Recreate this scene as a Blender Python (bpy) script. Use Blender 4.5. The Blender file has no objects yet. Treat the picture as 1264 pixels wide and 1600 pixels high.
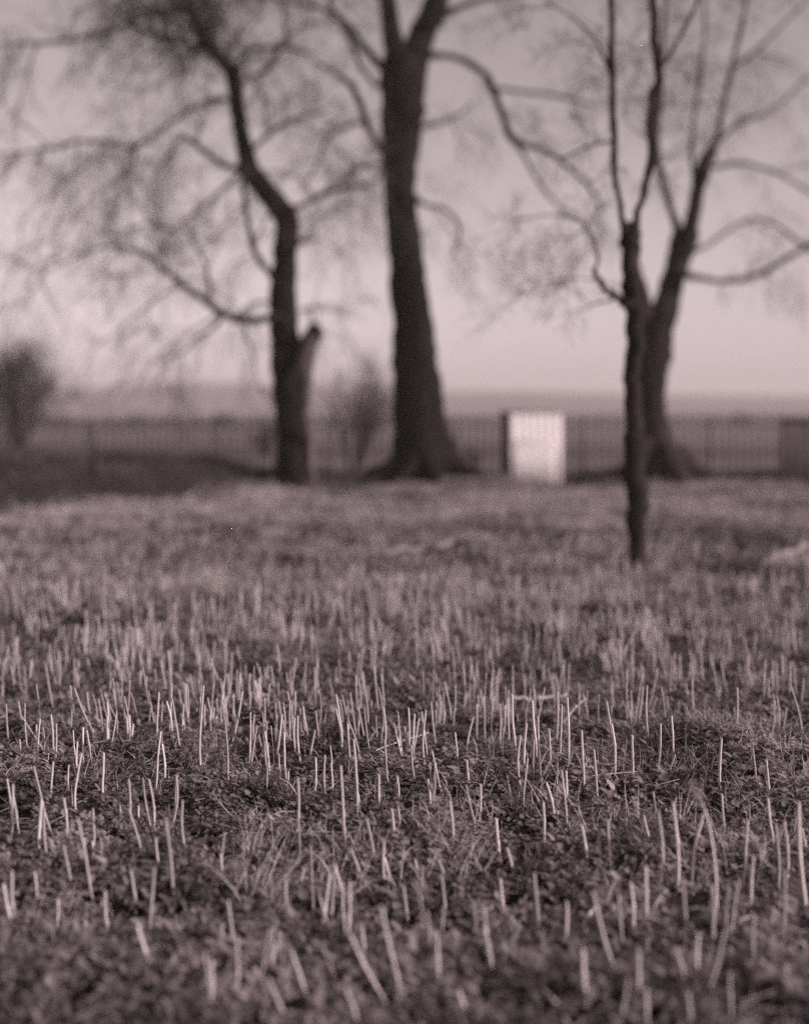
import bpy, math, random
import numpy as np
random.seed(7)
rng = np.random.default_rng(11)
R = math.radians

# ------------------------------------------------------------------ camera, sky, sun, exposure
scene = bpy.context.scene
col = scene.collection
F = 1900.0            # focal length in pixels of the 1264 px wide photograph
HOR = 635.0           # row of the horizon in the photograph
CH = 1.5              # height of the camera
cam_d = bpy.data.cameras.new("camera")
cam = bpy.data.objects.new("camera", cam_d)
col.objects.link(cam)
cam.location = (0, 0, CH)
cam.rotation_euler = (R(90), 0, 0)
cam_d.sensor_fit = 'HORIZONTAL'
cam_d.sensor_width = 102.0
cam_d.lens = 102.0 * F / 1264.0
cam_d.shift_y = -165.0 / 1264.0
cam_d.clip_start = 0.05
cam_d.clip_end = 20000
cam_d.dof.use_dof = True
cam_d.dof.focus_distance = 4.75
cam_d.dof.aperture_fstop = 2.35
cam_d.dof.aperture_ratio = 1.15
scene.camera = cam

SUN_EL, SUN_AZ = R(19), R(-24)      # azimuth measured from +X towards +Y
sd = (math.cos(SUN_EL) * math.cos(SUN_AZ), math.cos(SUN_EL) * math.sin(SUN_AZ), math.sin(SUN_EL))
world = bpy.data.worlds.new("World")
scene.world = world
world.use_nodes = True
nt = world.node_tree
nt.nodes.clear()
sky = nt.nodes.new('ShaderNodeTexSky')
sky.sky_type = 'NISHITA'
sky.sun_disc = False
sky.sun_elevation = SUN_EL
sky.sun_rotation = math.atan2(sd[0], sd[1])
sky.air_density = 1.0
sky.dust_density = 1.3
bw = nt.nodes.new('ShaderNodeRGBToBW')
tint = nt.nodes.new('ShaderNodeMix'); tint.data_type = 'RGBA'; tint.blend_type = 'MULTIPLY'
tint.inputs[0].default_value = 1.0
tint.inputs[7].default_value = (1.0, 0.845, 0.855, 1)
bg = nt.nodes.new('ShaderNodeBackground'); bg.inputs[1].default_value = 0.15
wo = nt.nodes.new('ShaderNodeOutputWorld')
nt.links.new(sky.outputs[0], bw.inputs[0]); nt.links.new(bw.outputs[0], tint.inputs[6])
nt.links.new(tint.outputs[2], bg.inputs[0]); nt.links.new(bg.outputs[0], wo.inputs[0])

sun_d = bpy.data.lights.new("sun", 'SUN')
sun_d.energy = 4.3
sun_d.angle = R(0.6)
sun_d.color = (1.0, 0.925, 0.93)
sun = bpy.data.objects.new("sun", sun_d); col.objects.link(sun)
from mathutils import Vector
sun.rotation_euler = Vector(sd).to_track_quat('Z', 'Y').to_euler()

vs = scene.view_settings
vs.view_transform = 'Standard'; vs.look = 'None'; vs.gamma = 1.0; vs.exposure = 0.2
vs.use_curve_mapping = False
scene.cycles.use_denoising = False      # the sampling grain stands for the film's grain
scene.cycles.use_adaptive_sampling = False
scene.cycles.filter_width = 1.5
scene.cycles.max_bounces = 5
scene.cycles.diffuse_bounces = 3
scene.cycles.volume_bounces = 0
scene.cycles.transparent_max_bounces = 8
scene.render.film_transparent = False

# ------------------------------------------------------------------ helpers
def tag(o, label=None, cat=None, group=None, kind=None):
    if label: o['label'] = label
    if cat: o['category'] = cat
    if group: o['group'] = group
    if kind: o['kind'] = kind
    return o

def empty(name, loc=(0, 0, 0), rz=0):
    o = bpy.data.objects.new(name, None); col.objects.link(o)
    o.location = loc; o.rotation_euler = (0, 0, rz); o.empty_display_size = 0.2
    return o

def mat(name, color, color2=None, scale=8.0, rough=0.9, bump=0.0, bscale=40.0, spec=0.2, stretch=(1, 1, 1), trans=0.0, detail=6.0):
    m = bpy.data.materials.new(name); m.use_nodes = True
    t = m.node_tree; b = t.nodes['Principled BSDF']
    b.inputs['Roughness'].default_value = rough
    b.inputs['Specular IOR Level'].default_value = spec
    b.inputs['Base Color'].default_value = (*color, 1)
    tc = t.nodes.new('ShaderNodeTexCoord')
    mp = t.nodes.new('ShaderNodeMapping'); mp.inputs['Scale'].default_value = stretch
    t.links.new(tc.outputs['Object'], mp.inputs[0])
    if color2:
        n = t.nodes.new('ShaderNodeTexNoise'); n.inputs['Scale'].default_value = scale; n.inputs['Detail'].default_value = detail
        n.inputs['Roughness'].default_value = 0.65
        t.links.new(mp.outputs[0], n.inputs['Vector'])
        r = t.nodes.new('ShaderNodeValToRGB')
        r.color_ramp.elements[0].position = 0.35; r.color_ramp.elements[0].color = (*color, 1)
        r.color_ramp.elements[1].position = 0.65; r.color_ramp.elements[1].color = (*color2, 1)
        t.links.new(n.outputs['Fac'], r.inputs[0]); t.links.new(r.outputs[0], b.inputs['Base Color'])
    if bump:
        n2 = t.nodes.new('ShaderNodeTexNoise'); n2.inputs['Scale'].default_value = bscale; n2.inputs['Detail'].default_value = 8
        t.links.new(mp.outputs[0], n2.inputs['Vector'])
        bp = t.nodes.new('ShaderNodeBump'); bp.inputs['Strength'].default_value = 1.0; bp.inputs['Distance'].default_value = bump
        t.links.new(n2.outputs['Fac'], bp.inputs['Height']); t.links.new(bp.outputs[0], b.inputs['Normal'])
    return m

def tone(v):
    """a toned grey like the print's: darker greys are a little redder"""
    k = 0.74 + 0.12 * min(1, v / 0.5)
    return (v, v * k, v * (k + 0.01))

def new_mesh_obj(name, V, Fc, material, parent=None, smooth=True, sizes=None):
    """V (n,3) array; Fc either an (m,k) array or a list of such arrays"""
    me = bpy.data.meshes.new(name)
    V = np.asarray(V, dtype=np.float32)
    if not isinstance(Fc, list): Fc = [Fc]
    Fc = [np.asarray(f, dtype=np.int32) for f in Fc if len(f)]
    loops = np.concatenate([f.ravel() for f in Fc])
    tot = np.concatenate([np.full(len(f), f.shape[1], dtype=np.int32) for f in Fc])
    start = np.concatenate([[0], np.cumsum(tot)[:-1]]).astype(np.int32)
    me.vertices.add(len(V)); me.vertices.foreach_set('co', V.ravel())
    me.loops.add(len(loops)); me.loops.foreach_set('vertex_index', loops)
    me.polygons.add(len(tot)); me.polygons.foreach_set('loop_start', start)
    try: me.polygons.foreach_set('loop_total', tot)
    except Exception: pass
    me.update(calc_edges=True); me.validate()
    if smooth: me.polygons.foreach_set('use_smooth', np.ones(len(me.polygons), dtype=bool))
    me.materials.append(material)
    o = bpy.data.objects.new(name, me); col.objects.link(o)
    if parent: o.parent = parent
    return o

class MB:
    """collects geometry for ONE mesh object"""
    def __init__(s): s.V = []; s.Q = []; s.T = []; s.n = 0
    def add(s, V, Q=None, T=None):
        V = np.asarray(V, float)
        if Q is not None and len(Q): s.Q.append(np.asarray(Q) + s.n)
        if T is not None and len(T): s.T.append(np.asarray(T) + s.n)
        s.V.append(V); s.n += len(V)
    def tube(s, P, rad, sides=6, cap=True, noise=0.0, lobes=0.0):
        P = np.asarray(P, float); n = len(P)
        rad = np.broadcast_to(np.asarray(rad, float), (n,))
        T = np.gradient(P, axis=0); T /= np.linalg.norm(T, axis=1)[:, None] + 1e-9
        ref = np.array([0, 1, 0]) if abs(T[0][1]) < 0.8 else np.array([1, 0, 0])
        U = np.cross(T, ref); U /= np.linalg.norm(U, axis=1)[:, None] + 1e-9
        W = np.cross(T, U)
        a = np.arange(sides) * 2 * math.pi / sides
        rr = rad[:, None] * np.ones((n, sides))
        if noise: rr = rr * (1 + noise * rng.standard_normal((n, sides)) * 0.6 + noise * np.sin(a * 3 + 1.3)[None, :])
        V = P[:, None, :] + rr[..., None] * (np.cos(a)[None, :, None] * U[:, None, :] + np.sin(a)[None, :, None] * W[:, None, :])
        idx = np.arange(n * sides).reshape(n, sides)
        q = np.stack([idx[:-1], np.roll(idx, -1, 1)[:-1], np.roll(idx, -1, 1)[1:], idx[1:]], -1).reshape(-1, 4)
        V = V.reshape(-1, 3)
        tri = None
        if cap:
            V = np.vstack([V, P[-1] + T[-1] * rad[-1] * 0.15])
            last = idx[-1]; tri = np.stack([last, np.roll(last, -1), np.full(sides, n * sides)], -1)
        s.add(V, q, tri)
    def box(s, c, d, rz=0.0, bev=0.0):
        x, y, z = [k / 2 for k in d]
        b = min(bev, x * .9, y * .9)
        if b > 0: ring = [(-x + b, -y), (x - b, -y), (x, -y + b), (x, y - b), (x - b, y), (-x + b, y), (-x, y - b), (-x, -y + b)]
        else: ring = [(-x, -y), (x, -y), (x, y), (-x, y)]
        k = len(ring); V = [(p[0], p[1], -z) for p in ring] + [(p[0], p[1], z) for p in ring]
        V += [(0, 0, -z), (0, 0, z)]
        V = np.array(V); ca, sa = math.cos(rz), math.sin(rz)
        V = V @ np.array([[ca, sa, 0], [-sa, ca, 0], [0, 0, 1]]) + np.array(c)
        Q = [(i, (i + 1) % k, k + (i + 1) % k, k + i) for i in range(k)]
        T = [((i + 1) % k, i, 2 * k) for i in range(k)] + [(k + i, k + (i + 1) % k, 2 * k + 1) for i in range(k)]
        s.add(V, Q, T)
    def build(s, name, material, parent=None, smooth=True, origin=None):
        V = np.concatenate(s.V)
        if origin is not None: V = V - np.array(origin)
        Fc = []
        if s.Q: Fc.append(np.concatenate(s.Q))
        if s.T: Fc.append(np.concatenate(s.T))
        return new_mesh_obj(name, V, Fc, material, parent, smooth)

def px(x, y, D):
    """photograph pixel at depth D -> world"""
    return np.array([(x - 632.0) / F * D, D, CH - (y - HOR) / F * D])

def catmull(P, m=4):
    P = np.asarray(P, float)
    if len(P) < 3: 
        t = np.linspace(0, 1, m * 2)[:, None]; return P[0] * (1 - t) + P[-1] * t
    Q = np.vstack([2 * P[0] - P[1], P, 2 * P[-1] - P[-2]]); out = []
    for i in range(1, len(Q) - 2):
        p0, p1, p2, p3 = Q[i - 1:i + 3]
        for t in np.arange(m) / m:
            out.append(0.5 * ((2 * p1) + (-p0 + p2) * t + (2 * p0 - 5 * p1 + 4 * p2 - p3) * t * t + (-p0 + 3 * p1 - 3 * p2 + p3) * t ** 3))
    out.append(P[-1]); return np.array(out)

_perm = rng.random((256, 256))
def vnoise(x, y):
    xi = np.floor(x).astype(int); yi = np.floor(y).astype(int); fx = x - xi; fy = y - yi
    fx = fx * fx * (3 - 2 * fx); fy = fy * fy * (3 - 2 * fy)
    g = lambda a, b: _perm[a % 256, b % 256]
    return (g(xi, yi) * (1 - fx) + g(xi + 1, yi) * fx) * (1 - fy) + (g(xi, yi + 1) * (1 - fx) + g(xi + 1, yi + 1) * fx) * fy - 0.5
def sstep(a, b, v):
    t = np.clip((v - a) / (b - a), 0, 1); return t * t * (3 - 2 * t)

# fence line and earth bank share these
FENCE = np.array([(-8.6, 13.6), (-5.75, 17.4), (-3.5, 20.5), (-1.7, 22.6), (0.6, 23.9), (4.0, 24.8), (9.5, 25.4), (13.0, 25.8)])
BANK = np.array([(-14.0, 13.5), (-7.6, 20.6), (-5.4, 21.6), (-3.9, 22.6), (-2.6, 23.7)])
BANKH = np.array([0.75, 0.70, 0.66, 0.50, 0.10])
def dist_poly(x, y, P):
    best = np.full(x.shape, 1e9); tt = np.zeros(x.shape)
    for i in range(len(P) - 1):
        a, b = P[i], P[i + 1]; d = b - a
        t = np.clip(((x - a[0]) * d[0] + (y - a[1]) * d[1]) / (d @ d), 0, 1)
        ds = np.hypot(x - a[0] - t * d[0], y - a[1] - t * d[1])
        m = ds < best; best = np.where(m, ds, best); tt = np.where(m, i + t, tt)
    return best, tt

def hgt(x, y):
    x = np.asarray(x, float); y = np.asarray(y, float)
    near = 1 - sstep(25, 45, y)
    h = near * (0.10 * vnoise(x * .35 + 3, y * .5 + 9) + 0.12 * vnoise(x * .7 + 31, y * 1.7 + 5) + 0.075 * vnoise(x * 3.1, y * 3.7) + 0.028 * vnoise(x * 8.3, y * 8.9) + 0.012 * vnoise(x * 21, y * 21))
    d, t = dist_poly(x, y, BANK)
    hb = np.interp(t, np.arange(len(BANKH)), BANKH)
    w = np.clip(1 - d / 3.0, 0, 1)
    h = h + hb * w * w * (3 - 2 * w) + near * w * (0.16 * vnoise(x * 2.2 + 7, y * 2.2) + 0.1 * vnoise(x * 5.2, y * 5.2))
    h = h + 0.17 * np.exp(-(((x - 2.15) / .55) ** 2 + ((y - 22.7) / .4) ** 2))      # hump before the white shed
    h = h + 0.08 * np.exp(-(((x - 0.5) / 1.3) ** 2 + ((y - 22.9) / .8) ** 2))
    for tx, ty, tr in ((.40, 23.4, 1.3), (4.88, 23.6, 1.2), (-1.93, 21.6, .7)):
        h = h + .13 * near * np.exp(-((x - tx) ** 2 + (y - ty) ** 2) / tr ** 2)
    # land falls away beyond the fence, then a far ridge
    h = h - 2.2 * sstep(30, 150, y) + sstep(150, 400, y) * (3.0 * vnoise(x / 130 + .3, y / 90) )
    u = x / np.maximum(y, 1)
    ridge = 20.0 * (1 - 0.5 * sstep(-0.20, -0.36, u)) * (1 - .16 * sstep(-.10, .02, u)) * (0.93 + 0.14 * np.cos((u + 0.17) * 7.0) - .05 * sstep(-.1, .0, u))
    h = h + ridge * sstep(620, 930, y) * (1 + 0.08 * vnoise(x / 80, y / 80))
    return h

def ground_at_px(x, y):
    D = CH * F / max(y - HOR, 1)
    for _ in range(12):
        X = (x - 632.0) / F * D
        h = float(hgt(np.array([X]), np.array([D]))[0])
        D = 0.5 * D + 0.5 * (CH - h) * F / max(y - HOR, 1)
    return (x - 632.0) / F * D, D, h

# ------------------------------------------------------------------ materials
M_bark = mat('dark_bark', tone(.007), tone(.020), 5, .95, .02, 14, .02, (1, 1, .25))
M_bark2 = mat('grey_bark', tone(.014), tone(.040), 6, .95, .015, 16, .02, (1, 1, .2))
M_pale_bark = mat('weathered_bare_wood', tone(.025), tone(.11), 2.2, .9, .012, 16, .2, (1, 1, .3))
M_dead = mat('bleached_wood', tone(.12), tone(.26), 8, .8, .004, 30, .2)
M_twig = mat('twig_bark', tone(.022), tone(.045), 5, .9)
M_twig2 = mat('pale_twig_bark', tone(.06), tone(.11), 5, .9)
M_stalk = mat('dry_stalk', tone(.38), tone(.62), 9, .55, .0008, 120, .4, (1, 1, .3))
M_straw = mat('dry_straw', tone(.22), tone(.42), 9, .6, 0, 40, .4)
M_grass = mat('dead_grass', tone(.24), tone(.42), 1.6, .75)
M_leaf = mat('weed_leaf', tone(.055), tone(.30), 3.2, .55, .0015, 160, .45)
M_leaf2 = mat('broad_leaf', tone(.10), tone(.28), 30, .5, .002, 90, .5)
M_iron = mat('rusty_iron', tone(.012), tone(.03), 20, .7, .001, 90, .3)
M_white = mat('white_paint', tone(.56), tone(.585), 3, .6, .002, 20, .3, (3, 3, .4))
M_whited = mat('stained_white_paint', tone(.50), tone(.54), 2.2, .65, .002, 20, .3, (4, 4, .25))
M_dark_wood = mat('tarred_wood', tone(.07), tone(.11), 4, .85, .003, 20, .2, (3, 3, .3))
M_grey_wood_and_shade = mat('grey_wood_and_shade', tone(.10), tone(.16), 4, .85, .003, 20, .2, (3, 3, .3))  # bare grey timber, and the shade painted on the white shed's sides
M_stone = mat('pale_stone', tone(.4), tone(.55), 9, .9, .01, 20)

def vary(m, lo, hi):
    t = m.node_tree; b = t.nodes['Principled BSDF']; src = b.inputs['Base Color'].links[0].from_socket
    oi = t.nodes.new('ShaderNodeObjectInfo'); mr = t.nodes.new('ShaderNodeMapRange'); mr.inputs[3].default_value = lo; mr.inputs[4].default_value = hi
    vm = t.nodes.new('ShaderNodeVectorMath'); vm.operation = 'SCALE'
    t.links.new(oi.outputs['Random'], mr.inputs[0]); t.links.new(src, vm.inputs[0]); t.links.new(mr.outputs[0], vm.inputs['Scale']); t.links.new(vm.outputs[0], b.inputs['Base Color'])
vary(M_stalk, .6, 1.25)
def ground_material():
    m = bpy.data.materials.new('field_soil'); m.use_nodes = True
    t = m.node_tree; b = t.nodes['Principled BSDF']; b.inputs['Roughness'].default_value = .95; b.inputs['Specular IOR Level'].default_value = .1
    tc = t.nodes.new('ShaderNodeTexCoord')
    def noise(s, det, stretch=(1, 1, 1)):
        mp = t.nodes.new('ShaderNodeMapping'); mp.inputs['Scale'].default_value = stretch
        n = t.nodes.new('ShaderNodeTexNoise'); n.inputs['Scale'].default_value = s; n.inputs['Detail'].default_value = det
        t.links.new(tc.outputs['Object'], mp.inputs[0]); t.links.new(mp.outputs[0], n.inputs['Vector']); return n
    def ramp(n, p0, c0, p1, c1):
        r = t.nodes.new('ShaderNodeValToRGB'); r.color_ramp.elements[0].position = p0; r.color_ramp.elements[0].color = (*c0, 1)
        r.color_ramp.elements[1].position = p1; r.color_ramp.elements[1].color = (*c1, 1)
        t.links.new(n.outputs[0], r.inputs[0]); return r
    def mix(f, a, c):
        x = t.nodes.new('ShaderNodeMix'); x.data_type = 'RGBA'
        t.links.new(f, x.inputs[0]); t.links.new(a, x.inputs[6]); t.links.new(c, x.inputs[7]); return x.outputs[2]
    at = t.nodes.new('ShaderNodeAttribute'); at.attribute_name = 'cover'; at.attribute_type = 'GEOMETRY'
    sep = t.nodes.new('ShaderNodeSeparateColor'); t.links.new(at.outputs['Color'], sep.inputs[0])
    soil = ramp(noise(14, 10), .35, tone(.03), .7, tone(.09))
    pale = ramp(noise(9, 9), .3, tone(.14), .7, tone(.34))
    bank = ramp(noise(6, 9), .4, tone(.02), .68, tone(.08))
    far = ramp(noise(.035, 4, (.35, 1.6, 1)), .42, tone(.08), .58, tone(.20))
    ridge = ramp(noise(.012, 4), .4, tone(.07), .62, tone(.12))
    c = mix(sep.outputs[0], soil.outputs[0], pale.outputs[0])
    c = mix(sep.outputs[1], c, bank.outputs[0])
    c = mix(sep.outputs[2], c, far.outputs[0])
    c = mix(at.outputs['Alpha'], c, ridge.outputs[0])
    t.links.new(c, b.inputs['Base Color'])
    n = noise(60, 8); bp = t.nodes.new('ShaderNodeBump'); bp.inputs['Distance'].default_value = .012
    t.links.new(n.outputs[0], bp.inputs['Height']); t.links.new(bp.outputs[0], b.inputs['Normal'])
    return m

# ------------------------------------------------------------------ ground: one sheet to the horizon
ys = np.concatenate([np.arange(-5.5, 2, .35), np.arange(2, 8.5, .024), np.arange(8.5, 27, .062), 27 * 1.035 ** np.arange(0, 116)])
uu = np.concatenate([np.linspace(-1.9, -.42, 60, endpoint=False), np.linspace(-.42, .42, 330, endpoint=False), np.linspace(.42, 1.9, 61)])
YY, UU = np.meshgrid(ys, uu, indexing='ij')
XX = UU * (YY + 6.5) * np.where(YY > 300, 1.0, 1.0)
ZZ = hgt(XX, YY)
nr, nc = YY.shape
idx = np.arange(nr * nc).reshape(nr, nc)
quads = np.stack([idx[:-1, :-1], idx[:-1, 1:], idx[1:, 1:], idx[1:, :-1]], -1).reshape(-1, 4)
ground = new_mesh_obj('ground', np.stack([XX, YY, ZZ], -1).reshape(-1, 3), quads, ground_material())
tag(ground, 'rough stubble field of weeds and soil with a low earth bank, running out to the far fields', None, None, 'structure')
cov = np.zeros((nr * nc, 4), dtype=np.float32)
x_, y_ = XX.ravel(), YY.ravel()
cov[:, 0] = sstep(6.5, 10.5, y_ + 2.0 * vnoise(x_ * .6, y_ * .8)) * (0.5 + 1.6 * vnoise(x_ * .9, y_ * 2.0)).clip(0, 1)
db, tb = dist_poly(x_, y_, BANK)
df, tf = dist_poly(x_, y_, FENCE)
fy = np.interp(x_, FENCE[:, 0], FENCE[:, 1])
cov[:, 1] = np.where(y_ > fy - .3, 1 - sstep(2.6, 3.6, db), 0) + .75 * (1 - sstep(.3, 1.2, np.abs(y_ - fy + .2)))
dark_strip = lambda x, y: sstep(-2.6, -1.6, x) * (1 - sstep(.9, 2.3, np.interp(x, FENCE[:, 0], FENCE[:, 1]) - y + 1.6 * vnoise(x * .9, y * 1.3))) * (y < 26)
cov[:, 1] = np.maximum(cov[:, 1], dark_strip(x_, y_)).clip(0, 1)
cov[:, 2] = sstep(26, 32, y_) * (1 - cov[:, 1])
cov[:, 3] = sstep(480, 640, y_)
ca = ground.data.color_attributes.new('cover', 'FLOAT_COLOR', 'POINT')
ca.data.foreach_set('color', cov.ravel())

# ------------------------------------------------------------------ trees
def limb(mb, trace, D, dep=0.0, sides=10, noise=.06, m=4, minr=.004, kink=.35):
    """traced centre line (x, y, width in photo pixels) standing at depth D; dep wanders it towards/away"""
    tr = np.array(trace, float); n = len(tr)
    if kink > .3: tr[:, 2] *= .86
    w = np.cumsum(rng.normal(0, 1, n)) * .12 + np.linspace(0, 1, n) * dep
    w[0] = 0
    P = np.array([px(a, b, D + k) for (a, b, _), k in zip(tr, w)])
    rad = np.array([c * .5 * (D + k) / F for (_, _, c), k in zip(tr, w)])
    PP = catmull(P, m); t = np.linspace(0, n - 1, len(PP)); rr = np.interp(t, np.arange(n), rad)
    k = rng.normal(0, 1, PP.shape); k[0] = 0; k = (k + np.roll(k, 1, 0)) * .5
    PP = PP + k * np.minimum(rr, .06)[:, None] * kink
    rr = rr * (1 + (.10 if kink > .3 else .03) * rng.normal(0, 1, len(rr)).clip(-1, 1.6))
    mb.tube(PP, np.maximum(rr, minr), sides, noise=noise)
    return PP, rr

def twig_rec(mb, p, d, L, r, level, droop, rnd, maxl, up=0.0):
    n = 5 if level < maxl else 4
    P = [p]; dd = d / np.linalg.norm(d)
    for i in range(n):
        dd = dd + rng.normal(0, rnd, 3) + np.array([0, 0, up - droop * (i + 1) / n * .6])
        dd /= np.linalg.norm(dd); P.append(P[-1] + dd * L / n)
    P = np.array(P)
    mb.tube(P, np.linspace(r, max(r * .35, .0016), n + 1), 5 if r > .012 else 3, cap=False)
    if level < maxl:
        k = rng.integers(4, 7) if level == 0 else rng.integers(3, 6)
        for _ in range(k):
            t = rng.uniform(.2, 1.0); i = min(int(t * n), n - 1); q = P[i] + (P[i + 1] - P[i]) * (t * n - i)
            ax = P[i + 1] - P[i]; ax /= np.linalg.norm(ax)
            s = rng.normal(0, 1, 3); s -= ax * (s @ ax); s /= np.linalg.norm(s) + 1e-9
            nd = ax * rng.uniform(.5, 1.0) + s * rng.uniform(.5, 1.0)
            twig_rec(mb, q, nd, L * rng.uniform(.45, .75), max(r * .5, .0025), level + 1, droop, rnd, maxl, up)

def clothe(mb, limbs, per_m, L, droop, r=.012, maxl=2, up=0.0, tmin=.15, bias=(0, 0, 0)):
    for PP, rr in limbs:
        seg = np.linalg.norm(np.diff(PP, axis=0), axis=1); tot = seg.sum()
        for _ in range(max(1, int(tot * per_m))):
            t = rng.uniform(tmin, 1.0); i = min(int(t * (len(PP) - 1)), len(PP) - 2)
            q = PP[i]; ax = PP[i + 1] - PP[i]; ax /= np.linalg.norm(ax) + 1e-9
            s = rng.normal(0, 1, 3); s -= ax * (s @ ax); s /= np.linalg.norm(s) + 1e-9
            nd = ax * rng.uniform(.2, .9) + s + np.array(bias)
            twig_rec(mb, q, nd, L * rng.uniform(.5, 1.2), min(r, rr[i] * .6 + .003), 0, droop, .16, maxl, up)

def build_tree(name, label, D, trunks, branches, crown, mbark, mtwig, base_px, trunk_names=None, roots=0):
    bx, by, _ = ground_at_px(*base_px)
    base = np.array([(base_px[0] - 632) / F * D, D, float(hgt(np.array([(base_px[0] - 632) / F * D]), np.array([D]))[0])])
    root = empty(name, tuple(base)); tag(root, label, 'tree')
    limbs = []
    mb = MB()
    for tr, dep in trunks:
        limbs.append(limb(mb, tr, D, dep, 18, .05, 5, kink=.25))
    r0 = limbs[0][1][0] * .8
    for k in range(roots):
        a = k * 2 * math.pi / roots + rng.uniform(-.3, .3); L = r0 * rng.uniform(1.05, 1.5)
        P = [base + np.array([math.cos(a) * r0 * .45, math.sin(a) * r0 * .35, r0 * rng.uniform(.7, 1.1)]), base + np.array([math.cos(a) * r0 * .85, math.sin(a) * r0 * .85, r0 * .22]),
             base + np.array([math.cos(a) * L, math.sin(a) * L, .02]), base + np.array([math.cos(a) * L * 1.35, math.sin(a) * L * 1.35, -.12])]
        mb.tube(catmull(P, 4), np.interp(np.linspace(0, 3, 13), [0, 1, 2, 3], [r0 * .30, r0 * .24, r0 * .13, r0 * .05]), 8, noise=.08)
    mb.build('trunk', mbark, root, origin=base)
    br = []
    for tr, dep in branches:
        b = MB(); l = limb(b, tr, D, dep, 8, .05, 4); br.append(l); b.build('branch', mbark, root, origin=base)
    mb = MB()
    for which, per_m, L, droop, r, maxl, up, tmin in crown:
        ls = br if which == 'b' else [limbs[i] for i in which]
        clothe(mb, ls, per_m, L, droop, r, maxl, up, tmin)
    mb.build('crown', mtwig, root, origin=base)
    return root

# left tree: kinked trunk, long low limb to the left
LT = [(462, 778, 66), (462, 755, 56), (458, 720, 50), (456, 690, 46), (452, 640, 42), (448, 590, 43), (446, 540, 45), (445, 500, 44), (444, 460, 42), (447, 410, 38), (449, 370, 36), (449, 342, 38), (434, 318, 36), (410, 292, 34), (392, 268, 34), (384, 240, 28), (377, 200, 24), (370, 160, 23), (366, 120, 26), (352, 98, 22), (335, 80, 20), (320, 66, 20), (310, 40, 17), (298, 10, 16), (290, -40, 14), (296, -140, 11), (286, -260, 6)]
left = build_tree('bare_tree', 'gnarled bare tree with kinked trunk and long low limb, left of the thick straight trunk', 21.6,
    [(LT, .6), ],
    [([(446, 503, 24), (425, 497, 18), (400, 498, 14), (372, 500, 16), (345, 488, 13), (322, 470, 12), (295, 452, 11), (270, 432, 10), (240, 408, 9), (210, 390, 8), (180, 384, 6), (150, 388, 5), (115, 402, 4), (80, 420, 3), (40, 440, 2)], -.8),
     ([(322, 470, 8), (328, 445, 6), (322, 415, 5), (310, 390, 5), (292, 360, 4), (280, 330, 2)], -.5),
     ([(348, 490, 8), (330, 515, 7), (305, 530, 7), (285, 550, 4), (262, 558, 4), (248, 566, 2)], .2),
     ([(440, 478, 6), (410, 472, 6), (385, 480, 5), (368, 496, 6)], -.2),
     ([(442, 452, 14), (420, 425, 12), (402, 400, 11), (392, 370, 10), (386, 330, 9), (380, 290, 10), (386, 262, 10)], .1),
     ([(448, 328, 13), (475, 318, 9), (505, 303, 8), (540, 293, 7), (575, 286, 6), (605, 270, 4)], .8),
     ([(392, 268, 16), (362, 262, 11), (330, 244, 10), (310, 228, 9), (288, 212, 9), (275, 222, 6), (262, 245, 5), (240, 275, 3)], -.9),
     ([(386, 240, 11), (415, 215, 8), (440, 196, 9), (462, 186, 8), (490, 178, 5), (520, 165, 3)], .9),
     ([(368, 158, 11), (330, 154, 8), (290, 175, 7), (255, 200, 7), (212, 228, 7), (170, 222, 6), (120, 220, 7), (90, 230, 5), (40, 236, 4), (0, 240, 3), (-40, 250, 2)], -1.5),
     ([(212, 228, 6), (205, 260, 5), (170, 290, 4), (140, 310, 3), (110, 350, 2)], .5),
     ([(322, 70, 16), (290, 68, 10), (255, 58, 9), (215, 44, 9), (190, 20, 7), (150, -5, 5)], .6),
     ([(366, 110, 11), (385, 80, 8), (420, 72, 8), (455, 75, 7), (490, 84, 4)], -.6),
     ([(368, 130, 8), (395, 118, 7), (418, 108, 8), (425, 95, 7), (450, 60, 4)], .9),
     ([(310, 36, 14), (288, 14, 11), (262, -10, 9), (210, -40, 6), (150, -60, 3)], -1.6),
     ([(300, 14, 10), (240, 22, 8), (160, 50, 7), (80, 65, 6), (0, 70, 4), (-60, 90, 2)], -1.0),
     ([(388, 262, 8), (330, 310, 5), (290, 345, 5), (262, 358, 5), (235, 340, 3)], .7),
     ([(262, 358, 5), (225, 350, 4), (180, 365, 3), (130, 350, 2)], .4),
     ([(292, -20, 12), (360, -70, 9), (430, -60, 6), (500, -90, 4)], -.8),
     ([(450, 400, 8), (470, 380, 5), (500, 372, 3)], -1.2),
     ([(446, 495, 5), (480, 482, 4), (520, 485, 3), (560, 498, 2)], .5),
     ([(292, -60, 12), (230, -110, 9), (150, -120, 7), (60, -80, 4)], 1.6),
     ([(294, -120, 10), (340, -190, 7), (380, -230, 4)], 1.2)],
    [('b', 4.2, 1.0, .5, .011, 2, 0, .2), ('b', 1.0, 1.9, .35, .022, 3, .02, .15), ([0], 2.2, 1.0, .2, .016, 2, .05, .62), ([0], 1.6, 2.2, .25, .028, 3, .05, .66)],
    M_bark, M_twig, (462, 765), roots=4)
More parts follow.
